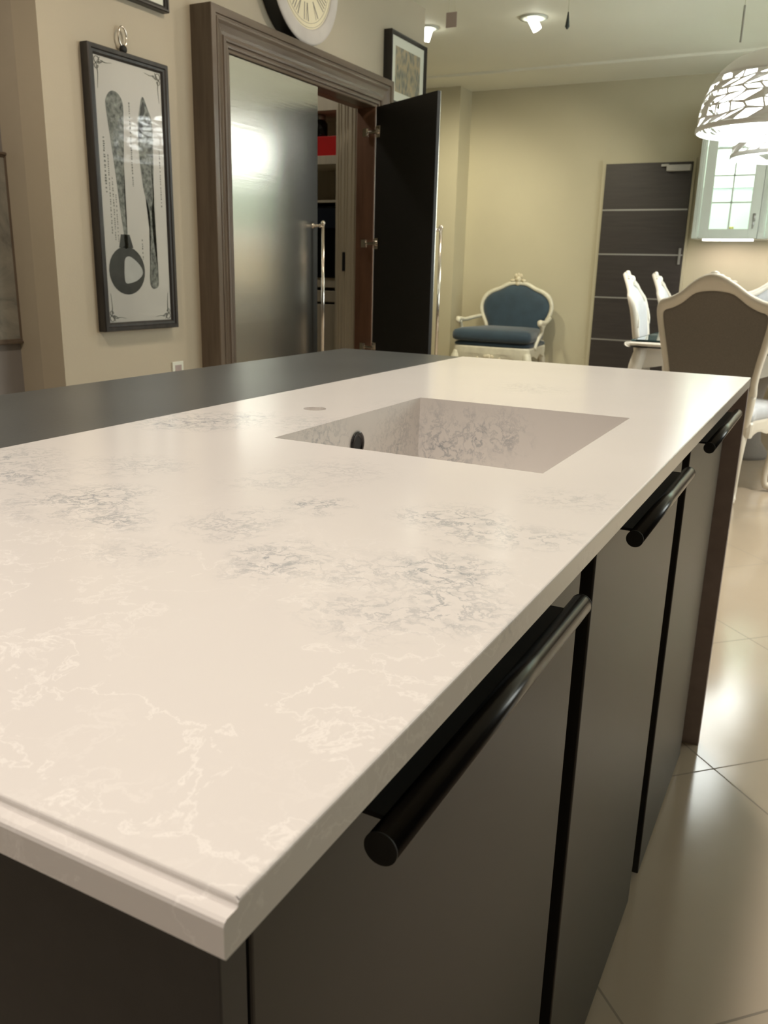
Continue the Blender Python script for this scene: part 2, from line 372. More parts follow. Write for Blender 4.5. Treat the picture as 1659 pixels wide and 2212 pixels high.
# unseen far right wall with an invented window opening, and wall behind the camera
wr = MB(); wr.box(3.5, 3.6, -3, 3.2, 0, ZC); wr.box(3.5, 3.6, 6.0, 7.5, 0, ZC); wr.box(3.5, 3.6, 3.2, 6.0, 0, .9); wr.box(3.5, 3.6, 3.2, 6.0, 2.5, ZC)
struct(wr.build('wall_right', mat('dark_taupe_wall', (.13, .115, .10), .6)))  # kept dark to dim what the floor and island doors reflect
struct(MB().box(-2.64, 3.5, -3.1, -3.0, 0, ZC).build('wall_front', M_WALL))

# dark strip door in the back wall
d1 = MB(); d1.box(-1.785, -1.085, YB-.045, YB-.002, .01, 2.0)
door = struct(d1.build('door_1', M_DOORD))
for z in (1.634, 1.275, .915, .555, .2):
    MB().box(-1.785, -1.085, YB-.048, YB-.044, z-.006, z+.006).build('inlay_strip', M_ALU, door)
fr = MB(); fr.box(-1.815, -1.787, YB-.03, YB-.001, 0, 2.03); fr.box(-1.083, -1.063, YB-.03, YB-.001, 0, 2.03); fr.box(-1.787, -1.083, YB-.03, YB-.001, 2.002, 2.03)
fr.build('door_frame', M_WALLB, door)
cl = MB(); cl.box(-1.28, -1.09, YB-.10, YB-.048, 1.925, 1.975); cl.box(-1.33, -1.27, YB-.07, YB-.048, 1.965, 1.985)
cl.build('door_closer', M_ALU, door, .004)
lk = MB(); lk.box(-1.118, -1.100, YB-.058, YB-.0455, 1.20, 1.33)
lk.build('door_handle', M_ALU, door, .002)

# ---------------------------------------------------------------- island
H = .9; L_ = 1.834
def worktop():
    t = thing('island_worktop', 'white quartz worktop with grey veins and an integrated sink', 'worktop', (0, 0, 0))
    sx0, sx1, sy0, sy1 = -.461, -.1072, .684, 1.1175
    x0, x1, y0, y1, zt, zb = -.6828, 0., .003, L_, H, H-.02
    b = MB(); bm = b.bm
    tx, ty, tr = -.542, .909, .0175
    hx0, hx1, hy0, hy1 = -.60, -.49, .854, .964
    xs = [x0, hx0, hx1, sx0, sx1, x1-.0018]; ys = [y0+.001, sy0, hy0, hy1, sy1, y1-.0015]
    V = {}
    def v(x, y, z):
        k = (round(x, 5), round(y, 5), round(z, 5))
        if k not in V: V[k] = bm.verts.new((x, y, z))
        return V[k]
    for i in range(5):
        for j in range(5):
            if xs[i] == sx0 and ys[j] >= sy0 and ys[j] < sy1: continue
            q = (v(xs[i], ys[j], zt), v(xs[i+1], ys[j], zt), v(xs[i+1], ys[j+1], zt), v(xs[i], ys[j+1], zt))
            if xs[i] == hx0 and ys[j] == hy0:
                n = 24; ring = [v(tx+tr*math.cos(2*PI*k/n), ty+tr*math.sin(2*PI*k/n), zt) for k in range(n)]
                low = [v(tx+tr*math.cos(2*PI*k/n), ty+tr*math.sin(2*PI*k/n), zb) for k in range(n)]
                for k in range(n): bm.faces.new((ring[k], ring[(k+1) % n], low[(k+1) % n], low[k]))
                # connect the ring with the four corners
                cs = [q[2], q[3], q[0], q[1]]
                for c in range(4):
                    st = 3+6*c
                    for k in range(st-6, st): bm.faces.new((cs[c], ring[(k+1) % n], ring[k % n]))
                    bm.faces.new((cs[c], cs[(c+1) % 4], ring[st % n]))
            else: bm.faces.new(q)
    # side skirts: right edge, far edge, left edge with small eased arris
    def skirt(p, q, offs):
        prev = (v(*p), v(*q))
        for dx, dy, z in offs:
            cur = (bm.verts.new((p[0]+dx, p[1]+dy, z)), bm.verts.new((q[0]+dx, q[1]+dy, z)))
            bm.faces.new((prev[0], prev[1], cur[1], cur[0])); prev = cur
    xr = x1-.0018; yf = y1-.0015; yn = y0+.001
    # near edge: eased arris, 3 mm step, ledge, rounded nose, front face  (full width incl. right end closing)
    prof = [(0, 0), (-.0006, -.0004), (-.001, -.0012), (-.001, -.0030), (-.0016, -.0036), (-.0072, -.0037), (-.0086, -.0045), (-.0092, -.0060), (-.0092, -.0192), (-.0085, -.02), (.0, -.02)]
    rows = []
    def mkrow(x, pts): return [bm.verts.new((x, yn+a, zt+c)) for a, c in pts]
    segs = [x0 + (xr-x0)*i for i in (0, 1)]
    A = mkrow(x0, prof); Bm = mkrow(xr, prof); Cc = mkrow(x1, [(a, min(c, -.0018)) for a, c in prof])
    # end face of the right side (x = x1)
    for R0, R1 in ((A, Bm), (Bm, Cc)):
        for i in range(len(prof)-1): bm.faces.new((R0[i], R1[i], R1[i+1], R0[i+1]))
    bm.faces.new(Cc)
    bm.faces.new(list(reversed(A)))
    skirt((xr, yn, zt), (xr, yf, zt), [(.0008, 0, zt-.0003), (.0015, 0, zt-.001), (.0018, 0, zt-.0018), (.0018, 0, zb)])
    skirt((x0, yf, zt), (xr, yf, zt), [(0, .001, zt-.0004), (0, .0015, zt-.0015), (0, .0015, zb)])
    skirt((x0, yn, zt), (x0, yf, zt), [(-.0008, 0, zt-.0006), (-.001, 0, zb)])
    # underside strips around the bowl
    for a in ((x0, sx0-.012, yn, yf), (sx1+.012, x1, yn, yf), (sx0-.012, sx1+.012, yn, sy0-.012), (sx0-.012, sx1+.012, sy1+.012, yf)):
        bm.faces.new([bm.verts.new(p) for p in ((a[0], a[2], zb), (a[0], a[3], zb), (a[1], a[3], zb), (a[1], a[2], zb))])
    o = b.build('slab', MARBLE, t)
    # sink bowl : open box with rounded bottom edges
    s = MB(); d = .19; e = .0
    def ringr(x0_, x1_, y0_, y1_, z, r):
        out = []
        for cx, cy, a0 in ((x1_-r, y1_-r, 0), (x0_+r, y1_-r, 90), (x0_+r, y0_+r, 180), (x1_-r, y0_+r, 270)):
            for k in range(5):
                a = math.radians(a0+90*k/4); out.append((cx+r*math.cos(a), cy+r*math.sin(a), z))
        return out
    R = [ringr(sx0-.012, sx1+.012, sy0-.012, sy1+.012, zb+.0003, .003), ringr(sx0-.012, sx1+.012, sy0-.012, sy1+.012, H-d-.012, .003)]
    I = [ringr(sx0-e, sx1+e, sy0-e, sy1+e, H-.00002, .0004), ringr(sx0, sx1, sy0, sy1, H-d+.012, .006), ringr(sx0+.004, sx1-.004, sy0+.004, sy1-.004, H-d+.003, .008), ringr(sx0+.014, sx1-.014, sy0+.014, sy1-.014, H-d, .012)]
    s.rings(list(reversed(R))+I, cap=True)
    s.build('sink_bowl', MARBLE, t)
    ov = MB(); ov.lathe([(.017, 0), (.019, .0008), (.019, .003), (.013, .004), (.012, .0012), (.001, .0012)], (sx0, .898, .856), 24, 'x')
    ov = ov.build('overflow_ring', M_HANDLE, t, smooth=True)
    MB().lathe([(.0115, .0013), (.0115, .002), (.001, .002)], (sx0, .898, .856), 20, 'x').build('overflow_grille', M_HCAP, ov)
    MB().lathe([(.045, .0), (.045, .002), (.03, .003), (.001, .003)], (-.28, .90, H-d), 24).build('drain', M_CHROME, t, smooth=True)
    MB().box(tx-.05, tx+.05, ty-.05, ty+.05, zb-.011, zb-.001).build('tap_hole_backing', M_PANELEND, t)
worktop()
dk = MB(); dk.box(-1.032, -.685, .02, L_, H-.022, H-.0012)
tag(dk.build('breakfast_counter', M_DARKTOP, bevel=.0015), 'dark slate coloured counter running behind the white worktop', 'worktop')
# carcasses
XD = -.03
db = MB(); db.box(-.98, -.69, .06, L_-.03, .0, H-.0225)
tag(db.build('counter_base', M_CABEND, bevel=.001), 'dark base unit under the slate counter behind the sink island', 'cabinet')
np_ = MB(); np_.box(-.685, -.0302, .028, .046, 0, H-.0205)
tag(np_.build('end_panel', M_CABEND, bevel=.0008), 'black island end panel below the near edge of the white worktop', 'panel')
fp = MB(); fp.box(-.685, -.0005, 1.812, 1.8335, 0, H-.0205)
tag(fp.build('end_panel', M_PANELEND, bevel=.0008), 'mauve brown island end panel standing on the tiles beside the dining chairs', 'panel')
def cabinet(y0, y1, ye, h0, h1, label):
    """y0..y1 the door, y1..ye the black recessed channel; handle from h0 to h1"""
    t = thing('base_cabinet', label, 'cabinet', (-.33, (y0+ye)/2, 0), 0, 'base cabinets along the island front')
    o = Vector(t.location); b = MB()
    def B(x0, x1, a, c, z0, z1): b.box(x0-o.x, x1-o.x, a-o.y, c-o.y, z0, z1)
    B(-.655, XD-.022, y0+.0005, ye-.0005, .012, H-.215); b.build('carcass', M_BLACK, t)
    b = MB(); B(-.075, XD-.024, y0+.0005, ye-.0005, H-.214, H-.022); b.build('front_rail', M_BLACK, t)
    b = MB(); B(XD-.021, XD, y0+.0015, y1, .014, H-.029)
    dr = b.build('door', M_CAB, t, .0022, 3)
    b = MB(); yy0, yy1 = h0+.016, h1-.03
    B(XD-.012, -.0062, yy0, yy1, .8510, .8540); B(XD+.0003, XD+.003, yy0, yy1, .8545, .8712)
    pl = b.build('handle_plate', M_HCAP, t)
    b = MB(); b.tube([(0-o.x, h0+.0008-o.y, .8480), (0-o.x, h1-.0008-o.y, .8480)], .0088, 40); hb = b.build('handle_bar', M_HANDLE, t, smooth=False)
    for p in hb.data.polygons: p.use_smooth = len(p.vertices) == 4
    for e0 in (h0-.0002, h1-.0007):
        b = MB(); b.tube([(0-o.x, e0-o.y, .8480), (0-o.x, e0+.0009-o.y, .8480)], .0089, 40); b.build('handle_cap', M_HCAP, hb)
    return t
cabinet(.047, .578, .632, .110, .462, 'base cabinet nearest the camera, with the longest looking black bar handle')
cabinet(.634, 1.165, 1.243, .668, 1.018, 'middle base cabinet of the island, below the sink')
cabinet(1.245, 1.725, 1.811, 1.222, 1.630, 'farthest base cabinet, next to the mauve brown end panel')

# ---------------------------------------------------------------- wall-hung things on the left wall
def frame_ring(y0, y1, z0, z1, xb, xf, wd, m, parent, name='frame', inner=.006):
    """rectangular moulding, mitred, on a wall facing +X"""
    prof = [(0, xb), (0, xf-.004), (.003, xf), (wd*.45, xf), (wd*.55, xf-.005), (wd*.8, xf-.006), (wd, xf-.012), (wd, xb)]
    rings = []
    for (cy, cz, sy, sz) in ((y0, z0, 1, 1), (y1, z0, -1, 1), (y1, z1, -1, -1), (y0, z1, 1, -1)):
        rings.append([(x, cy+sy*u, cz+sz*u) for u, x in prof])
    rings.append(rings[0])
    b = MB(); b.rings(rings, cap=False); bmesh.ops.remove_doubles(b.bm, verts=b.bm.verts, dist=1e-6)
    return b.build(name, m, parent)
def spoon_picture():
    t = thing('framed_print', 'tall black framed print of an engraved spoon and knife, hung from a metal ring', 'picture', (XW, 2.485, 1.357))
    ox, oy, oz = t.location
    y0, y1, z0, z1 = 2.284-oy, 2.705-oy, .846-oz, 1.868-oz; xb, xf = .001, .040
    frame_ring(y0, y1, z0, z1, xb, xf, .034, M_FRAMEB, t)
    MB().box(.004, .026, y0+.02, y1-.02, z0+.02, z1-.02).build('print_sheet', M_PAPER, t)
    X0 = .0262
    def shape(pts, nm, m, dx=.0004, k=5, lift=0):
        c = [(p[0]-oy, p[1]-oz) for p in pts]
        if k: c = [tuple(p) for p in ccurve(c, k)]
        b = MB(); b.prism(c, lambda a, z: (X0+lift, a, z), lambda a, z: (X0+lift+dx, a, z))
        bmesh.ops.triangulate(b.bm, faces=b.bm.faces)
        return b.build(nm, m, t)
    shape([(2.392, 1.722), (2.372, 1.70), (2.366, 1.67), (2.380, 1.56), (2.397, 1.43), (2.411, 1.30), (2.424, 1.20), (2.422, 1.165), (2.440, 1.165), (2.442, 1.20), (2.436, 1.30), (2.440, 1.42), (2.450, 1.56), (2.456, 1.68), (2.440, 1.715), (2.415, 1.727)], 'spoon_handle_print', M_INK)
    n = 28; cy, cz = 2.430, 1.078
    shape([(cy+.098*math.cos(2*PI*k/n), cz+.092*math.sin(2*PI*k/n)) for k in range(n)]+[], 'spoon_bowl_print', M_INKD, k=0)
    shape([(2.405, 1.215), (2.392, 1.165), (2.47, 1.165), (2.452, 1.215)], 'spoon_neck_print', M_INKD, k=0)
    shape([(2.415, 1.10), (2.425, 1.128), (2.455, 1.130), (2.50, 1.10), (2.515, 1.07), (2.49, 1.045), (2.45, 1.032), (2.415, 1.035)], 'spoon_highlight_print', M_SILV, .0004, 5, .0005)
    shape([(2.563, 1.732), (2.540, 1.67), (2.529, 1.61), (2.531, 1.50), (2.545, 1.39), (2.566, 1.33), (2.574, 1.27), (2.566, 1.15), (2.555, 1.04), (2.565, 1.012), (2.585, 1.008), (2.606, 1.025), (2.602, 1.09), (2.588, 1.2), (2.584, 1.31), (2.600, 1.38), (2.608, 1.50), (2.610, 1.64), (2.590, 1.69)], 'knife_print', M_INK)
    shape([(2.563, 1.715), (2.540, 1.65), (2.533, 1.585), (2.548, 1.585), (2.556, 1.65), (2.572, 1.68)], 'knife_tip_print', M_INKD, .0004, 4, .0005)
    # corner flourishes
    for sy, sz, cy, cz in ((1, -1, y0+.05, z1-.05), (-1, -1, y1-.05, z1-.05), (1, 1, y0+.05, z0+.05), (-1, 1, y1-.05, z0+.05)):
        b = MB()
        for r0, a0, a1, px, pz in ((.012, 0, 360, 0, 0), (.007, 0, 300, .012, .004), (.007, 60, 360, .004, .012), (.009, 0, 250, .02, -.002), (.009, 0, 250, -.002, .02)):
            pts = [(X0+.0006, cy+sy*(px+r0*math.cos(math.radians(a0+(a1-a0)*k/10))), cz+sz*(pz+r0*math.sin(math.radians(a0+(a1-a0)*k/10)))) for k in range(11)]
            b.tube(pts, .0012, 5)
        b.tube([(X0+.0006, cy+sy*.02, cz), (X0+.0006, cy+sy*.045, cz+sz*.003), (X0+.0006, cy+sy*.075, cz-sz*.002)], [.002, .0012, .0005], 5)
        b.tube([(X0+.0006, cy, cz+sz*.02), (X0+.0006, cy+sy*.003, cz+sz*.045), (X0+.0006, cy-sy*.002, cz+sz*.095)], [.002, .0012, .0005], 5)
        b.build('corner_flourish', M_INKL, t)
    # columns of tiny unreadable lettering
    rnd = random.Random(3)
    for yc, za, zb_, hgt in ((2.345, 1.56, 1.36, .010), (2.362, 1.50, 1.22, .006), (2.378, 1.42, 1.19, .006), (2.392, 1.36, 1.19, .005), (2.488, 1.70, 1.40, .007), (2.645, 1.55, 1.33, .006), (2.522, 1.20, 1.12, .006)):
        z = za; b = MB()
        while z > zb_:
            l = rnd.uniform(.003, .008); b.box(X0, X0+.0003, yc-oy-hgt/2*rnd.uniform(.5, 1), yc-oy+hgt/2*rnd.uniform(.5, 1), z-l-oz, z-oz); z -= l+rnd.choice([.003, .003, .009])
        b.build('print_lettering', M_INKL, t)
    g = MB(); g.box(.0272, .0284, y0+.03, y1-.03, z0+.03, z1-.03); g.build('glass_pane', M_PANE, t)
    r = MB(); pts = [(.018, (2.483-oy)+.021*math.cos(a), 1.925-oz-.0+.034*math.sin(a)) for a in [2*PI*k/24 for k in range(25)]]
    r.tube(pts, .004, 8, cap=False); r.build('hanging_ring', M_CHROME, t, smooth=True)
    k = MB(); k.ball((.018, 2.483-oy, 1.882-oz), .016, (.8, 1, 1)); k.build('ring_knob', M_HCAP, t, smooth=True)
spoon_picture()
def simple_picture(y0, y1, z0, z1, depth, wd, label, mount, art, rz=0, group=None):
    t = thing('framed_picture', label, 'picture', (XW, (y0+y1)/2, (z0+z1)/2)); oy, oz = t.location.y, t.location.z
    a, b_, c, d = y0-oy, y1-oy, z0-oz, z1-oz
    frame_ring(a, b_, c, d, .001, depth, wd, M_FRAMEB, t)
    MB().box(.004, depth-.014, a+wd*.6, b_-wd*.6, c+wd*.6, d-wd*.6).build('mount', M_WHITE, t)
    if art:
        MB().box(depth-.0142, depth-.0135, a+wd+mount, b_-wd-mount, c+wd+mount, d-wd-mount).build('print', art, t)
    return t
simple_picture(4.60, 5.075, 2.045, 2.432, .055, .022, 'small black framed street print with a white mount, right of the clock', .05, M_CITY)
simple_picture(2.20, 2.735, 2.062, 2.62, .035, .022, 'black framed picture with white mount, hung just above the spoon print', .08, M_CITY)

def clock():
    t = thing('wall_clock', 'round wall clock with cream dial, pale ring and Roman numerals above the wooden surround', 'clock', (XW, 3.66, 2.441))
    R = .296; D = .075
    MB().lathe([(R-.004, .001), (R, .004), (R, D-.004), (R-.004, D), (R-.03, D), (.01, D)], n=72, axis='x').build('case', M_BLACK, t, smooth=False)
    b = MB(); b.lathe([(.225, D+.0005), (.228, D+.007), (.235, D+.009), (R-.012, D+.008), (R-.003, D+.004), (R-.001, D+.0005)], n=72, axis='x', cap=False); b.build('outer_ring', M_STONE, t, smooth=True)
    MB().lathe([(.226, D+.0004), (.226, D+.003), (.005, D+.003)], n=72, axis='x').build('dial', M_DIAL, t)
    b = MB(); X1 = D+.0032
    for r in (.200, .218):
        b.lathe([(r, X1), (r, X1+.0005), (r+.0018, X1+.0005), (r+.0018, X1)], n=72, axis='x', cap=False)
    b.build('dial_line', M_NUM, t)
    nums = ['XII', 'I', 'II', 'III', 'IIII', 'V', 'VI', 'VII', 'VIII', 'IX', 'X', 'XI']
    ri, ro = .115, .192
    for h, s in enumerate(nums):
        th = PI/2 - h*PI/6    # clockwise seen from the room: +y is to the right
        wds = {'I': .014, 'V': .030, 'X': .030}; W_ = sum(wds[c] for c in s); u = -W_/2
        b = MB(); ca, sa = math.cos(th), math.sin(th)
        def P(uu, rr, x): return (x, ca*rr+sa*uu, sa*rr-ca*uu)   # tangent to the right when reading outward-up
        def bar(u0, u1, wv):
            b.prism([(u0-wv/2, ri), (u0+wv/2, ri), (u1+wv/2, ro), (u1-wv/2, ro)], lambda a, c: P(a, c, X1), lambda a, c: P(a, c, X1+.0006))
        for c in s:
            wd = wds[c]; cx = u+wd/2
            if c == 'I': bar(cx, cx*1.25, .0055)
            elif c == 'V': bar(cx, cx*1.1-.010, .007); bar(cx, cx*1.1+.010, .003)
            else: bar(cx-.010, cx+.010, .007); bar(cx+.010, cx-.010, .003)
            u += wd
        b.build('numeral', M_NUM, t)
    b = MB()
    for ang, ln, wd in ((math.radians(60), .15, .010), (math.radians(130), .10, .014)):
        ca, sa = math.cos(ang), math.sin(ang)
        b.prism([(-.03, -wd/2), (-.03, wd/2), (ln*.6, wd*.7), (ln, 0), (ln*.6, -wd*.7)], lambda a, c: (D+.006, ca*a-sa*c, sa*a+ca*c), lambda a, c: (D+.008, ca*a-sa*c, sa*a+ca*c))
    b.build('clock_hands', M_FRAMEB, t)
clock()

# wall socket below the spoon print
t = thing('wall_socket', 'small white wall socket just above the dark counter edge', 'socket', (XW, 2.725, .66))
MB().box(.0005, .008, -.035, .035, -.035, .035).build('cover_plate', M_WHITE, t, .002)
MB().box(.008, .0095, -.02, .02, -.02, .02).build('socket_face', M_PANELEND, t)
# framed stone print on grey wall at far left
t = thing('framed_stone_print', 'large wooden framed marbled print on the grey wall at the left edge', 'picture', (-2.64, 1.5, 1.14))
frame_ring(-.55, .612, -.34, .345, .0005, .02, .02, M_WOOD, t)
MB().box(.002, .010, -.54, .602, -.33, .335).build('print', M_ART, t)

# ---------------------------------------------------------------- pantry surround and doors
def surround():
    t = thing('wooden_surround', 'large moulded brown wood surround framing the steel pantry doors', 'door surround', (XW, 3.7145, 0))
    oy = 3.7145; y0, y1, zt = 2.897-oy, 4.532-oy, 2.137
    prof = [(0, .001), (0, .108), (.002, .110), (.030, .110), (.033, .103), (.038, .103), (.041, .107), (.050, .106), (.062, .099), (.085, .091), (.097, .089), (.100, .094), (.110, .096), (.118, .094), (.121, .086), (.130, .088), (.138, .086), (.141, .078), (.150, .080), (.155, .078), (.155, .001)]
    def seg(rings, nm, m):
        b = MB(); b.rings(rings); b.build(nm, m, t)
    seg([[(x, y0+u, 0) for u, x in prof], [(x, y0+u, zt-u) for u, x in prof]], 'side_post', M_WOOD)
    seg([[(x, y1-u, 0) for u, x in prof], [(x, y1-u, zt-u) for u, x in prof]], 'side_post', M_WOOD)
    seg([[(x, y0+u, zt-u) for u, x in prof], [(x, y1-u, zt-u) for u, x in prof]], 'head_rail', M_WOODH)
    # linings behind
    b = MB(); b.box(-.045, .000, 4.382-oy, 4.40-oy+.03, 0, 1.995); b.build('jamb_lining', M_REDWOOD, t)
    b = MB(); b.box(-.045, .0, 3.03-oy, 3.05-oy, 0, 1.995); b.build('jamb_lining', M_REDWOOD, t)
    b = MB(); b.box(-.06, .0, 3.05-oy, 4.382-oy, 1.982, 2.02); b.build('head_lining', M_REDWOOD, t)
    b = MB(); b.box(.001, .0775, 4.371-oy, 4.3765-oy, 0, 1.9815); b.build('hinge_jamb', M_REDWOOD, t)
surround()
# fluted cream lining of the passage
t = thing('pocket_door_lining', 'cream fluted door lining inside the pantry opening', 'door lining', (-2.53, 4.42, 0))
b = MB(); pr = [(-.005, .03)]
b.box(-.075, .072, -.02, .076, 0, 2.1)
for x in (-.060, -.043, -.018, .0, .030, .052): b.tube([(x, -.02, 0), (x, -.02, 2.1)], .0055, 8)
b.build('fluted_post', M_CREAM, t)
MB().box(-.022, -.006, -.028, -.0205, 1.09, 1.20).build('strike_plate', M_HCAP, t)

XF = -2.338
def steel_door(name, label, loc, rz, w_, flip):
    """door leaf in local frame: runs along local +x from hinge, outer steel face towards local -y*flip"""
    t = thing(name, label, 'door', loc, rz, 'steel pantry doors')
    z1 = 1.977
    s = flip
    ya, yb = (0, .0012*s) if True else (0, 0)
    MB().box(.0012, w_, min(0, -.019*s), max(0, -.019*s), .012, z1).build('core_board', M_BLKBOARD, t, .0008)
    MB().box(.02 if flip > 0 else .0015, w_, min(.0004*s, .0022*s), max(.0004*s, .0022*s), .012, z1).build('steel_skin', M_STEEL, t)
    hx = w_-.039
    b = MB(); Y = .062*s; zt, zb = 1.325, .50
    b.tube([(hx, Y, zb), (hx, Y, zt)], .0085, 16); b.ball((hx, Y, zt+.003), .0125); b.ball((hx, Y, zb-.003), .0125)
    hb = b.build('pull_bar', M_CHROME, t, smooth=True)
    for z in (zt-.01, zb+.01):
        b = MB(); b.tube([(hx, .002*s, z), (hx, .006*s, z), (hx, .008*s, z), (hx, .040*s, z), (hx, .043*s, z), (hx, .047*s, z), (hx, Y, z)], [.014, .014, .007, .007, .011, .007, .007], 16)
        b.build('bar_post', M_CHROME, hb, smooth=True)
    return t
# closed leaf: runs from y=3.055 to 3.735, outer face towards +X
steel_door('pantry_door', 'closed brushed steel pantry door with long nickel pull bar', (XF, 3.052, 0), PI/2, .717, -1)
# open leaf hinged at y=4.374, swung into the room
hinge = Vector((-2.305, 4.368, 0)); free = Vector((-1.795, 4.07, 0)); dv = free-hinge
od = steel_door('pantry_door', 'open pantry door swung out, black inner board facing the island', hinge, math.atan2(dv.y, dv.x), dv.length, 1)
for z in (1.846, 1.248, .655):
    b = MB(); b.box(.010, .055, -.0285, -.0195, z-.030, z+.030); b.lathe([(.017, -.036), (.017, -.028)], (.03, 0, z), 16, 'y')
    b.tube([(.03, -.032, z), (-.02, -.045, z), (-.055, -.055, z)], .010, 8); b.box(-.07, -.03, -.066, -.052, z-.022, z+.022)
    b.build('concealed_hinge', M_CHROME, od, .0015)

# pantry contents, seen through the gap
t = thing('pantry_shelf_unit', 'cream pantry shelving with drawers below, seen through the door gap', 'shelving', (-3.1, 4.83, 0))
def SB(b, x0, x1, y0, y1, z0, z1): b.box(x0+3.1, x1+3.1, y0-4.83, y1-4.83, z0, z1)
b = MB(); SB(b, -3.60, -3.57, 4.62, 5.03, 0, 2.35); SB(b, -2.585, -2.56, 4.62, 5.03, 0, 2.35); SB(b, -3.57, -2.585, 5.01, 5.03, 0, 2.35); SB(b, -3.57, -2.585, 4.62, 5.01, 2.03, 2.35); b.build('upright_panels', M_CREAM, t)
for z0, z1 in ((1.725, 1.775), (.985, 1.045), (1.500, 1.515)):
    b = MB(); SB(b, -3.57, -2.585, 4.63, 5.01, z0, z1); b.build('shelf', M_CREAM, t, .002)
b = MB(); SB(b, -3.56, -2.595, 4.615, 4.64, .895, .965); b.build('drawer', M_CREAM, t, .003)
b = MB(); SB(b, -3.56, -2.99, 4.615, 4.64, .06, .88); b.build('cupboard_door', M_CREAM, t, .003)
b = MB(); SB(b, -2.98, -2.595, 4.615, 4.64, .06, .88); b.build('cupboard_door', M_CREAM, t, .003)
t = thing('red_carton', 'red carton with white print on the pantry shelf', 'box', (-2.88, 4.74, 1.776))
MB().box(-.16, .17, -.08, .08, 0, .115).build('carton', M_RED, t, .003)
b = MB()
for i, x in enumerate((-.115, -.095, -.08, -.06, -.045, -.03)): b.box(x, x+.010, -.0806, -.0801, .066+.004*(i % 2), .092)
b.box(-.13, -.09, -.0806, -.0801, .012, .040)
b.build('carton_print', M_WHITE, t)
t = thing('storage_jar', 'dark jar standing on the red carton in the pantry', 'jar', (-2.93, 4.74, 1.892))
MB().lathe([(.045, 0), (.05, .01), (.05, .085), (.035, .105)], n=20).build('jar_body', M_OVEN, t, smooth=True)
MB().lathe([(.038, .1055), (.038, .13), (.03, .135)], n=20).build('jar_lid', M_ALU, t, smooth=True)
t = thing('built_in_oven', 'black glass oven in the pantry with a short chrome handle', 'oven', (-2.9, 4.72, 1.046))
MB().box(-.30, .30, -.10, .27, 0, .43).build('oven_body', M_OVEN, t, .004)
MB().box(-.29, .29, -.106, -.1005, .30, .42).build('control_panel', mat('smoked_panel', (.02, .025, .035), .1), t, .002)
b = MB(); b.tube([(-.035, -.102, .165), (-.035, -.135, .17), (-.035, -.135, .245), (-.035, -.102, .25)], .007, 10); b.build('oven_handle', M_CHROME, t, smooth=True)

# ---------------------------------------------------------------- rococo furniture
def mirror(half): return half + [(-x, z) for x, z in reversed(half) if abs(x) > 1e-4]
def back_ring(outer, inner, th, tilt, z0, m, parent, name, curl=0):
    """carved frame between two closed outlines in the xz plane; local y from tilt"""
    def Y(z): return -(z-z0)*math.tan(tilt)-curl*max(0, z-.86)**2
    n = len(outer); rings = []
    for i in range(n):
        o, q = Vector(outer[i]), Vector(inner[i]); row = []
        for s, y in ((0, .0), (.12, th*.7), (.35, th), (.65, th*.8), (.88, th*.65), (1, th*.2), (1, -th*.5), (.85, -th*.8), (.5, -th), (.15, -th*.8)):
            p = o.lerp(q, s); row.append((p.x, Y(p.y)+y, p.y))
        rings.append(row)
    rings.append(rings[0]); b = MB(); b.rings(rings, cap=False); bmesh.ops.remove_doubles(b.bm, verts=b.bm.verts, dist=1e-6)
    return b.build(name, m, parent, smooth=True)
def pad(outline, y0s, bulge, tilt, z0, m, parent, name, curl=0):
    def Y(z): return -(z-z0)*math.tan(tilt)-curl*max(0, z-.86)**2
    c = Vector((0, sum(p[1] for p in outline)/len(outline))); rings = []
    for s, k in ((1.02, -.2), (1.0, .25), (.95, .6), (.85, .85), (.65, .97), (.35, 1.0), (.02, 1.0)):
        row = []
        for p in outline:
            q = c+(Vector(p)-c)*s; row.append((q.x, Y(q.y)+y0s+bulge*k, q.y))
        rings.append(row)
    b = MB(); b.rings(rings); return b.build(name, m, parent, smooth=True)
def cabriole(x, y, dx, dy, ztop, m, parent, r=.024, lean=1):
    b = MB(); s = ztop
    P = [(x, y, s), (x+dx*.020, y+dy*.020, s*.86), (x+dx*.028, y+dy*.028, s*.72), (x+dx*.010, y+dy*.010, s*.48), (x-dx*.010, y-dy*.010, s*.25), (x-dx*.004, y-dy*.004, s*.10), (x+dx*.022, y+dy*.022, .028), (x+dx*.030, y+dy*.030, .012)]
    b.tube(P, [r*1.25, r*1.45, r*1.25, r*.85, r*.62, r*.6, r*.85, r*.5], 12, 4)
    b.ball((x+dx*.030, y+dy*.030, .016), .016, (1, 1, 1))
    b.ball((x+dx*.034, y+dy*.034, s*.80), .016, (1, 1, 1.8))
    return b.build('leg', m, parent, smooth=True)
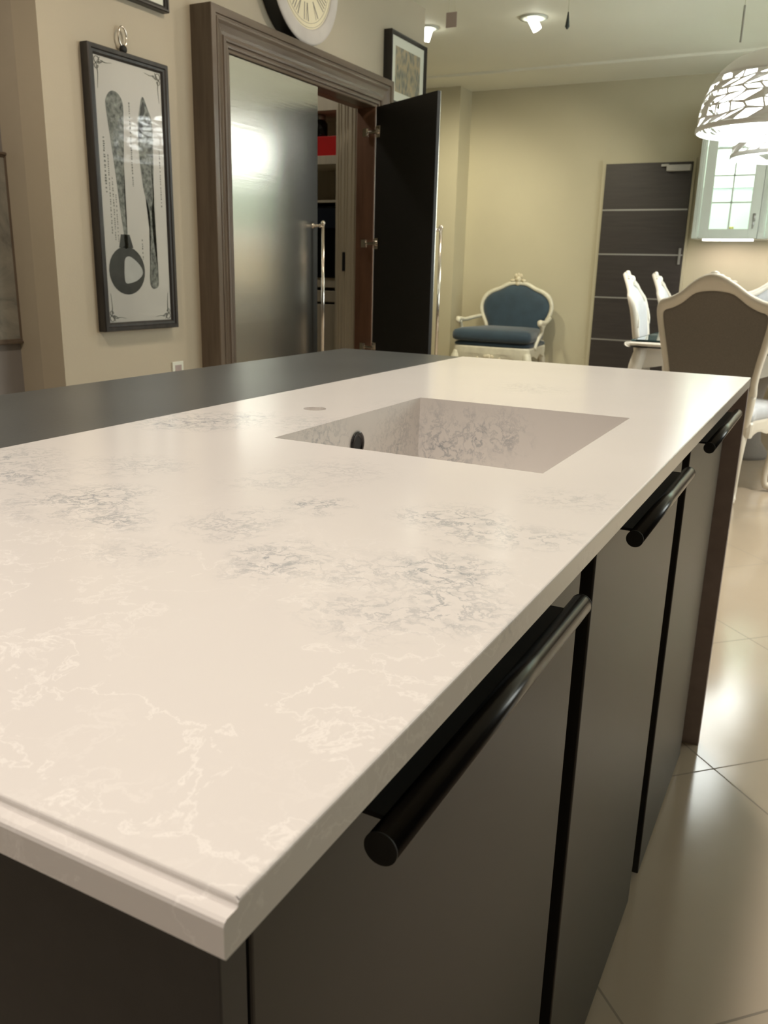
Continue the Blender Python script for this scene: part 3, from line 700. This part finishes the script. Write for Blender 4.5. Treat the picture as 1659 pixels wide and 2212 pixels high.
def seat_shape(wf, wb, d, z0, z1, z2, m_seat, m_wood, parent, y0=0, scallop=.02):
    half = [(0, y0+d+.02), (wf*.5, y0+d+.015), (wf*.93, y0+d-.01), (wf, y0+d-.07), (wf*.97, y0+d*.55), (wb*1.03, y0+d*.2), (wb, y0+.01), (wb*.5, y0)]
    fp = ccurve(half+[(0, y0)]+[(-x, y) for x, y in reversed(half[1:])], 5); n = len(fp); c = Vector((0, y0+d/2))
    b = MB(); rings = []
    for s, z in ((.985, z0), (1.0, z0+.012), (1.0, z1-.012), (.985, z1)): rings.append([(c.x+(p.x-c.x)*s, c.y+(p.y-c.y)*s, z-(scallop*(.5+.5*math.cos(8*math.atan2(p.y-c.y, p.x-c.x))) if z < z0+.011 and scallop else 0)) for p in fp])
    b.rings(rings); ap = b.build('seat_rail', m_wood, parent, smooth=False)
    b = MB(); rings = []; h = z2-z1
    for s, k in ((.96, .0), (.985, .15), (.99, .45), (.96, .75), (.88, .92), (.7, 1.0), (.35, 1.06), (.02, 1.08)): rings.append([(c.x+(p.x-c.x)*s, c.y+(p.y-c.y)*s, z1+h*k) for p in fp])
    b.rings(rings); b.build('seat_cushion', m_seat, parent, smooth=True)

def dining_chair(loc, rz, label):
    t = thing('dining_chair', label, 'chair', loc, rz, 'rococo dining chairs around the table')
    tilt = math.radians(9); z0 = .50; CURL = 1.1
    ho = [(.030, 1.122), (.095, 1.088), (.16, 1.040), (.215, 1.012), (.262, .995), (.281, .960), (.280, .90), (.262, .80), (.240, .70), (.228, .62), (.222, .54), (.15, .52), (.05, .515)]
    hi = [(.030, 1.043), (.090, 1.030), (.150, .985), (.200, .958), (.232, .948), (.245, .930), (.242, .885), (.226, .80), (.207, .70), (.196, .63), (.188, .575), (.13, .56), (.05, .556)]
    def full(h): return [(-x, z) for x, z in reversed(h)] + h
    o = ccurve(full(ho), 5); i = ccurve(full(hi), 5)
    back_ring(o, i, .022, tilt, z0, M_IVORY, t, 'back_frame', CURL)
    pad([tuple(p) for p in i], -.004, .026, tilt, z0, M_SILKB, t, 'back_cushion', curl=CURL)
    plabel(pad([tuple(p) for p in i], -.010, -.010, tilt, z0, M_TAUPE, t, 'rear_panel', curl=CURL), 'taupe fabric panel on the rear of the chair back')
    b = MB(); Yc = lambda z: -(z-z0)*math.tan(tilt)-CURL*max(0, z-.86)**2
    for x, z, r, sx, sz in ((0, 1.120, .020, 1.3, .8), (.028, 1.112, .013, 1.4, .8), (-.028, 1.112, .013, 1.4, .8), (.055, 1.101, .011, 1.5, .8), (-.055, 1.101, .011, 1.5, .8), (.085, 1.088, .010, 1.6, .8), (-.085, 1.088, .010, 1.6, .8), (0, 1.075, .026, 1, 1.2), (.03, 1.065, .014, 1, 1), (-.03, 1.065, .014, 1, 1)):
        b.ball((x, Yc(z)+.014, z), r, (sx, .8, sz), 8)
    for s in (1, -1):
        b.tube([(s*.02, Yc(1.10)+.018, 1.10), (s*.07, Yc(1.085)+.02, 1.075), (s*.13, Yc(1.05)+.02, 1.045), (s*.18, Yc(1.02)+.018, 1.010)], [.010, .009, .007, .003], 8, 4)
        b.tube([(s*.262, Yc(.9)+.018, .90), (s*.250, Yc(.84)+.02, .84), (s*.256, Yc(.8)+.02, .80)], [.006, .010, .004], 8, 4)
    plabel(b.build('crest_carving', M_IVORY, t, smooth=True), 'carved leaf crest')
    seat_shape(.265, .215, .47, .365, .425, .495, M_SILKB, M_IVORY, t, .0)
    for s in (1, -1):
        b = MB(); b.tube([(s*.205, Yc(.56)+.0, .56), (s*.196, -.002, .46), (s*.180, .03, .38)], [.022, .022, .022], 10, 4); b.build('back_post', M_IVORY, t, smooth=True)
        cabriole(s*.170, .045, s*.1, -1.0, .40, M_IVORY, t, .022)
        cabriole(s*.235, .425, s*.8, .8, .40, M_IVORY, t, .026)
    return t
c1 = dining_chair((-.372, 4.32, 0), math.radians(-9), 'large dining chair in front, its taupe back turned to the camera')
dup(c1, (-.92, 5.46, 0), math.radians(-86), 'ivory dining chair seen side-on at the near left of the table')
dup(c1, (-.90, 6.28, 0), math.radians(-86), 'ivory dining chair on the left of the table, half hidden behind the taupe chair back')
dup(c1, (-.28, 7.07, 0), math.radians(180), 'ivory dining chair at the far end of the table, facing the camera')

# dining table
def table():
    t = thing('dining_table', 'ivory rococo dining table with dark glass inset top', 'table', (-.30, 5.67, 0))
    x0, x1, y0, y1 = -.565, .585, -1.055, 1.055
    b = MB()
    pts = ccurve([(x0+.05, y0), (0, y0-.012), (x1-.05, y0), (x1, y0+.05), (x1+.01, 0), (x1, y1-.05), (x1-.05, y1), (0, y1+.012), (x0+.05, y1), (x0, y1-.05), (x0-.01, 0), (x0, y0+.05)], 6)
    rings = []
    for s, z in ((.965, .728), (.985, .733), (.998, .742), (1.0, .750), (.994, .757), (.975, .760), (.96, .760)): rings.append([(p.x*s, p.y*s, z) for p in pts])
    b.rings(rings); b.build('top_moulding', M_IVORY, t, smooth=False)
    b = MB(); b.rings([[(p.x*.955, p.y*.955, z) for p in pts] for z in (.7605, .768)]); b.build('glass_top', M_GLASST, t)
    # apron with carved wavy lower edge
    def apron(p, q, name):
        b = MB(); n = 24; P, Q = Vector(p), Vector(q); d = (Q-P).normalized(); nn = Vector((d.y, -d.x))*.012
        for k in range(n):
            a, c = k/n, (k+1)/n
            za, zc = [.63-.025*math.cos(4*PI*v)+.02*math.cos(2*PI*v)-.01 for v in (a, c)]
            A, C = P.lerp(Q, a), P.lerp(Q, c)
            v = [(A-nn, za), (C-nn, zc), (C-nn, .727), (A-nn, .727)]; w2 = [(A+nn, za), (C+nn, zc), (C+nn, .727), (A+nn, .727)]
            V1 = [b.bm.verts.new((p_.x, p_.y, z_)) for p_, z_ in v]; V2 = [b.bm.verts.new((p_.x, p_.y, z_)) for p_, z_ in w2]
            b.bm.faces.new(V1); b.bm.faces.new(V2)
            for i in range(4): b.bm.faces.new((V1[i], V1[(i+1) % 4], V2[(i+1) % 4], V2[i]))
        bmesh.ops.remove_doubles(b.bm, verts=b.bm.verts, dist=1e-5)
        b.build(name, M_IVORY, t)
    e = .07
    apron((x0+e, y0+e), (x1-e, y0+e), 'apron'); apron((x0+e, y1-e), (x1-e, y1-e), 'apron'); apron((x0+e, y0+e), (x0+e, y1-e), 'apron'); apron((x1-e, y0+e), (x1-e, y1-e), 'apron')
    for sx, sy, dx, dy in ((x0+e, y0+e, -1, -1), (x1-e, y0+e, 1, -1), (x0+e, y1-e, -1, 1), (x1-e, y1-e, 1, 1)):
        cabriole(sx, sy, dx, dy, .726, M_IVORY, t, .027)
    b = MB()
    pts2 = [(.17*math.cos(a), .17*math.sin(a)) for a in [2*PI*k/40 for k in range(41)]]
    b.tube([(x, y, .60+.008*math.sin(9*i)) for i, (x, y) in enumerate(pts2)], .018, 8, cap=False)
    b.build('carved_stretcher_ring', M_IVORYW, t, smooth=True)
    b = MB(); b.lathe([(.17, 0), (.17, .03), (.12, .10), (.09, .35), (.12, .50), (.16, .59), (.16, .61)], n=32); b.build('pedestal', M_TAUPE, t, smooth=True)
    return t
table()

# blue velvet armchair
def armchair():
    t = thing('velvet_armchair', 'cream carved armchair in dark blue velvet against the back wall', 'armchair', (-2.44, 7.25, 0), PI)
    tilt = math.radians(6); z0 = .5
    ho = [(.030, 1.030), (.095, 1.022), (.17, .985), (.25, .955), (.315, .905), (.345, .83), (.340, .76), (.315, .70), (.285, .64), (.27, .56), (.25, .50), (.15, .48), (.05, .475)]
    hi = [(.030, .995), (.085, .985), (.160, .948), (.235, .918), (.285, .875), (.308, .825), (.303, .765), (.280, .71), (.252, .65), (.238, .57), (.22, .535), (.13, .52), (.05, .515)]
    def full(h): return [(-x, z) for x, z in reversed(h)] + h
    o = ccurve(full(ho), 5); i = ccurve(full(hi), 5)
    back_ring(o, i, .022, tilt, z0, M_IVORYW, t, 'back_frame')
    pad([tuple(p) for p in i], -.004, .045, tilt, z0, M_VELVET, t, 'back_cushion')
    pad([tuple(p) for p in i], -.002, -.012, tilt, z0, M_VELVET, t, 'rear_panel')
    Yc = lambda z: -(z-z0)*math.tan(tilt)
    b = MB()
    for x, z, r, sx, sz in ((0, 1.045, .032, .9, 1.0), (.022, 1.075, .018, 1, 1.2), (-.022, 1.075, .018, 1, 1.2), (0, 1.085, .016, .8, 1.2), (.05, 1.035, .018, 1.4, .8), (-.05, 1.035, .018, 1.4, .8), (0, 1.01, .022, 1, 1)):
        b.ball((x, Yc(z)+.014, z), r, (sx, .8, sz), 8)
    plabel(b.build('crest_carving', M_GOLD, t, smooth=True), 'gilded carved crest')
    # seat: thick loose cushion over a thin upholstered deck
    seat_shape(.345, .30, .57, .425, .495, .535, M_VELVET, M_IVORYW, t, .0, .035)
    half = [(0, .615), (.20, .61), (.33, .59), (.355, .52), (.335, .3), (.30, .1), (.28, .04), (.15, .03)]
    fp = ccurve(half+[(0, .03)]+[(-x, y) for x, y in reversed(half[1:])], 5); c = Vector((0, .31)); b = MB(); rings = []
    for s, z in ((.93, .536), (.985, .548), (1.0, .575), (.995, .60), (.96, .622), (.85, .638), (.5, .648), (.02, .650)): rings.append([(c.x+(p.x-c.x)*s, c.y+(p.y-c.y)*s, z) for p in fp])
    b.rings(rings); b.build('loose_cushion', M_VELVET, t, smooth=True)
    b = MB()
    for x, z, r in ((0, .405, .03), (.03, .41, .02), (-.03, .41, .02), (0, .375, .018), (.10, .40, .012), (-.10, .40, .012)): b.ball((x, .60, z), r, (1, .6, 1), 8)
    b.build('apron_carving', M_GOLD, t, smooth=True)
    for s in (1, -1):
        b = MB(); b.tube([(s*.325, Yc(.70)+.0, .72), (s*.345, .10, .71), (s*.365, .25, .695), (s*.375, .36, .70), (s*.372, .41, .695), (s*.365, .40, .675)], [.016, .018, .018, .022, .024, .012], 10, 4)
        b.tube([(s*.370, .37, .69), (s*.368, .33, .62), (s*.345, .37, .55), (s*.335, .42, .48)], [.018, .016, .018, .022], 10, 4)
        b.build('armrest', M_IVORYW, t, smooth=True)
        b = MB(); b.ball((s*.372, .40, .703), .026, (1, 1.1, .9)); b.build('arm_scroll', M_IVORYW, t, smooth=True)
        b = MB(); b.tube([(s*.262, Yc(.52), .53), (s*.265, .0, .44)], [.024, .026], 10); b.build('back_post', M_IVORYW, t, smooth=True)
        cabriole(s*.265, .03, s*.6, -1.2, .44, M_IVORYW, t)
        cabriole(s*.31, .53, s*.8, .8, .44, M_IVORYW, t, .030)
armchair()

# ---------------------------------------------------------------- white glass-fronted wall cabinets
def wall_cabinet(x0, x1, label, handle_side, pil=True):
    t = thing('wall_cabinet', label, 'cabinet', (x0, 7.15, 1.395), 0, 'white glazed wall cabinets'); W_ = x1-x0; D = .345; Hh = .92; g = .018
    b = MB(); b.box(0, g, .02, D, 0, Hh); b.box(W_-g, W_, .02, D, 0, Hh); b.box(g, W_-g, .02, D, 0, g); b.box(g, W_-g, .02, D, Hh-g, Hh); b.build('carcass', M_KWHITE, t)
    MB().box(g, W_-g, D-.015, D-.003, g, Hh-g).build('back_board', M_LITBACK, t)
    b = MB(); b.box(0, .045, 0, .019, 0, Hh); b.box(.014, .018, -.004, 0, .05, Hh-.02); b.box(.027, .031, -.004, 0, .05, Hh-.02); b.box(0, .045, -.006, 0, 0, .045); b.build('pilaster', M_KWHITE, t, .001)
    dx0, dx1 = .049, W_-.002; rl = .072
    gx0, gx1, gz0, gz1 = dx0+rl, dx1-rl, .072, Hh-.07
    b = MB(); b.box(dx0, gx0, 0, .019, .003, Hh-.003); b.box(gx1, dx1, 0, .019, .003, Hh-.003); b.box(gx0, gx1, 0, .019, .003, gz0); b.box(gx0, gx1, 0, .019, gz1, Hh-.003)
    d = b.build('door', M_KWHITE, t, .002)
    b = MB(); cx = (gx0+gx1)/2; b.box(cx-.006, cx+.006, .003, .016, gz0, gz1)
    for k in range(1, 4): z = gz0+(gz1-gz0)*k/4; b.box(gx0, gx1, .003, .016, z-.006, z+.006)
    b.build('glazing_bars', M_KWHITE, d)
    MB().box(gx0, gx1, .008, .011, gz0, gz1).build('glass_pane', M_PANE, d)
    for k in (1, 2): z = gz0+(gz1-gz0)*k/2.6; MB().box(g, W_-g, .06, D-.016, z, z+.008).build('glass_shelf', M_PANE, t)
    hx = gx1+.036
    b = MB(); b.box(hx-.010, hx+.010, -.004, 0, .13, .185); b.box(hx-.012, hx+.012, -.004, 0, .055, .11) if False else None
    b.tube([(hx, -.004, .145), (hx, -.022, .145), (hx, -.024, .10), (hx-.003, -.020, .075)], [.006, .006, .007, .004], 8)
    b.build('drop_handle', M_ALU, d, smooth=True)
    MB().box(.08, W_-.03, .05, .09, -.012, -.0005).build('led_strip', M_LED, t)
    # lamp inside the cabinet
    MB().box(g+.02, W_-g-.02, .06, .085, Hh-g-.012, Hh-g-.001).build('interior_light', M_LED, t)
    for px, pw_, ph, yy in ((cx+.04, .035, .05, .2), (cx+.07, .03, .03, .25)):
        pass
    L1 = bpy.data.lights.new('cabinet_light', 'AREA'); L1.energy = 9; L1.color = (.88, 1, .92); L1.shape = 'RECTANGLE'; L1.size = W_-.08; L1.size_y = .10
    lo = bpy.data.objects.new('cabinet_light', L1); COL.objects.link(lo); lo.location = (x0+W_/2, 7.15+.12, 1.395+Hh-.035); lo.rotation_euler = (math.radians(25), 0, 0)
    L2 = bpy.data.lights.new('under_cabinet_light', 'AREA'); L2.energy = 1.3; L2.color = (1, .80, .72); L2.shape = 'RECTANGLE'; L2.size = W_-.12; L2.size_y = .03
    lo = bpy.data.objects.new('under_cabinet_light', L2); COL.objects.link(lo); lo.location = (x0+W_/2, 7.15+.14, 1.395-.016); lo.rotation_euler = (0, 0, 0)
    return t
wall_cabinet(-.985, -.505, 'white glazed wall cabinet next to the dark door, pendant lamps in front of it', 1)
wall_cabinet(-.503, -.023, 'white wall cabinet at the right edge of the photo, mostly outside it', 1)
wall_cabinet(-.021, .459, 'white glazed wall cabinet added out of view, third along the back wall from the dark door', 1)  # from here on unseen, added for the steel door to reflect
wall_cabinet(.461, .941, 'white glazed wall cabinet added out of view, fourth along the back wall from the dark door', 1)
wall_cabinet(.943, 1.423, 'white glazed wall cabinet added out of view, farthest from the dark door', 1)
for i in range(3):  # base units and worktop out of view, added as reflections for the steel door
    t = thing('base_unit', ('brown', 'brown', 'brown')[i]+' kitchen base unit added out of view under the '+('third', 'fourth', 'farthest')[i]+' glazed wall cabinet from the dark door', 'cabinet', (.18+.5*i, 7.2, 0), 0, 'kitchen base units')
    MB().box(0, .498, -.28, .298, 0, .86).build('unit_body', M_WOOD, t)
    MB().box(.004, .494, -.30, -.281, .10, .85).build('unit_door', M_WOOD, t, .003)
tag(MB().box(.17, 1.69, 6.88, 7.499, .861, .90).build('kitchen_worktop', M_IVORY, bevel=.003), 'pale kitchen worktop added out of view over the brown base units', 'worktop')
for i, (x, z, r, h) in enumerate(((-.72, 1.418, .022, .075), (-.67, 1.418, .026, .05))):
    t = tag(MB().lathe([(r*.5, 0), (r*.6, .004), (r*.2, .012), (r*.2, h*.45), (r, h*.7), (r*.9, h), (r*.85, h), (r*.9, h*.72), (.001, h*.5)], n=20).build('glass_cup', mat('amber_green_glass', (.45, .42, .12), .1), smooth=True), ('tall amber goblet' if i == 0 else 'low amber cup')+' inside the lit glazed cabinet beside the dark door', 'glassware')
    t.location = (x, 7.32, z)

# ---------------------------------------------------------------- pendant lamps
def pendant(loc, label, seed):
    R, Hd = .345, .385; t = thing('pendant_lamp', label, 'lamp', loc, seed*.7, 'perforated white dome pendants over the dining table')
    rnd = random.Random(seed)
    def pt(a, u):   # u 0 at rim, 1 at apex
        ang = u*PI/2; r = R*math.cos(ang)**.72 if u < 1 else 0; z = Hd*math.sin(ang)**.95 if u > 0 else 0
        return Vector((r*math.cos(a), r*math.sin(a), z))
    # solid cap
    b = MB(); n = 64
    b.rings([[pt(2*PI*k/n, u) for k in range(n)] for u in [.46+.54*j/14 for j in range(14)]+[.995]], cap=False)
    cap = b.build('dome_cap', M_LAMP, t, smooth=True); m_ = cap.modifiers.new('solid', 'SOLIDIFY'); m_.thickness = .003
    # perforated band
    b = MB(); bm = b.bm; rows, cols = 6, 26; V = []
    for j in range(rows+1):
        u = .03+.43*j/rows; row = []
        for k in range(cols):
            a = 2*PI*(k+.5*(j % 2)*1.0+j*.35)/cols; ja = 0 if j in (0, rows) else rnd.uniform(-.045, .045); ju = 0 if j in (0, rows) else rnd.uniform(-.02, .02)
            row.append(bm.verts.new(pt(a+ja, u+ju)))
        V.append(row)
    faces = []
    for j in range(rows):
        for k in range(cols):
            a, b2, c, d = V[j][k], V[j][(k+1) % cols], V[j+1][(k+1) % cols], V[j+1][k]
            if rnd.random() < .45: faces += [bm.faces.new((a, b2, c)), bm.faces.new((a, c, d))]
            else: faces.append(bm.faces.new((a, b2, c, d)))
    bmesh.ops.recalc_face_normals(bm, faces=bm.faces)
    r = bmesh.ops.inset_individual(bm, faces=faces, thickness=.009, depth=0)
    kill = [f for f in faces if rnd.random() < .76]
    bmesh.ops.delete(bm, geom=kill, context='FACES')
    band = b.build('perforated_band', M_LAMP, t); m_ = band.modifiers.new('solid', 'SOLIDIFY'); m_.thickness = .002
    b = MB(); b.lathe([(R*.985, .0), (R*1.012, .004), (R*1.012, .024), (R*.99, .028)], n=72, cap=False); rim = b.build('rim', M_LAMP, t, smooth=True); m_ = rim.modifiers.new('solid', 'SOLIDIFY'); m_.thickness = .003
    b = MB(); b.lathe([(.16, .05), (.20, .055), (.24, .10), (.24, .19), (.18, .26), (.06, .29)], n=40); b.build('diffuser', M_BULB, t, smooth=True)
    zc = ZC-loc[2]
    b = MB(); b.tube([(0, 0, Hd-.002), (0, 0, Hd+.04)], .012, 12); b.build('cable_grip', M_LAMP, t)
    b = MB(); b.tube([(0, 0, Hd+.03), (-.012, 0, Hd+.08), (0, 0, Hd+.13), (.035, .02, Hd+.17), (.02, 0, min(zc-.03, Hd+.3)), (0, 0, zc-.02)], .0035, 8, 5); b.build('cable', M_CABLE, t, smooth=True)
    MB().lathe([(.05, zc-.022), (.05, zc-.0005)], n=24).build('ceiling_rose', M_LAMP, t)
    return t
pendant((-.335, 4.95, 1.835), 'nearer white dome pendant lamp with cut-out pattern, at the right edge', 2)
pendant((-.285, 6.05, 1.835), 'farther dome pendant lamp showing below the nearer one, before the glazed cabinet', 5)

# ---------------------------------------------------------------- ceiling fittings
def downlight(x, y, label, yaw_, r=.075):
    t = thing('ceiling_spotlight', label, 'spotlight', (x, y, ZC), 0, 'tilting ceiling spotlights')
    b = MB(); b.lathe([(r*.62, -.001), (r*.64, -.008), (r*.98, -.010), (r, -.001)], n=36, cap=False); b.build('trim_ring', M_KWHITE, t, smooth=True)
    MB().lathe([(r*.66, -.0006), (r*.66, -.0012), (.001, -.0012)], n=30).build('recess', M_PANELEND, t)
    c, s = math.cos(yaw_), math.sin(yaw_); P = Vector((-c*.012, -s*.012, -.002)); Q = Vector((c*.030, s*.030, -.072))
    MB().tube([P, Q], .029, 20).build('lamp_head', M_KWHITE if 0 else M_DLBULB, t)
    return t
downlight(-1.855, 5.57, 'ceiling spotlight with glowing tilted head, left of the thin hanging wire', math.radians(20), .088)
downlight(-2.574, 5.53, 'ceiling spotlight beside the end of the left wall, above the framed street print', math.radians(150), .07)
# hanging price card
t = thing('hanging_card', 'small pink card hanging from clear threads below the ceiling', 'card', (-1.99, 4.6, 2.43))
MB().box(-.032, .032, -.001, .001, -.03, .045).build('card', M_PINK, t)
b = MB(); b.tube([(-.02, 0, .045), (-.006, 0, .234)], .0008, 6); b.tube([(.02, 0, .045), (.006, 0, .234)], .0008, 6); b.build('thread', M_CABLE, t)
# hanging wire with weight, and a thin rod
t = thing('hanging_wire', 'thin wire with a small dark end cap hanging from the ceiling, right of a spotlight', 'wire', (-1.283, 4.45, 2.31))
b = MB(); b.tube([(0, 0, 0), (.0, 0, .354)], .0018, 6); b.build('wire', M_CABLE, t)
b = MB(); b.tube([(0, 0, -.018), (0, 0, -.006), (0, 0, .006), (0, 0, .06)], [.004, .012, .010, .003], 12); b.build('end_cap', mat('dark_teal_cap', (.04, .055, .055), .5), t, smooth=True)
t = thing('hanging_rod', 'thin grey rod hanging from the ceiling, above left of the pendant lamps', 'rod', (-.475, 4.65, 2.205))
b = MB(); b.tube([(0, 0, 0), (0, 0, .16)], .005, 10); b.build('rod', M_ALU, t)
b = MB(); b.tube([(0, 0, .16), (0, 0, .459)], .0012, 6); b.build('wire', M_CABLE, t)
# island downlights are bare spots; no lamp housings are built
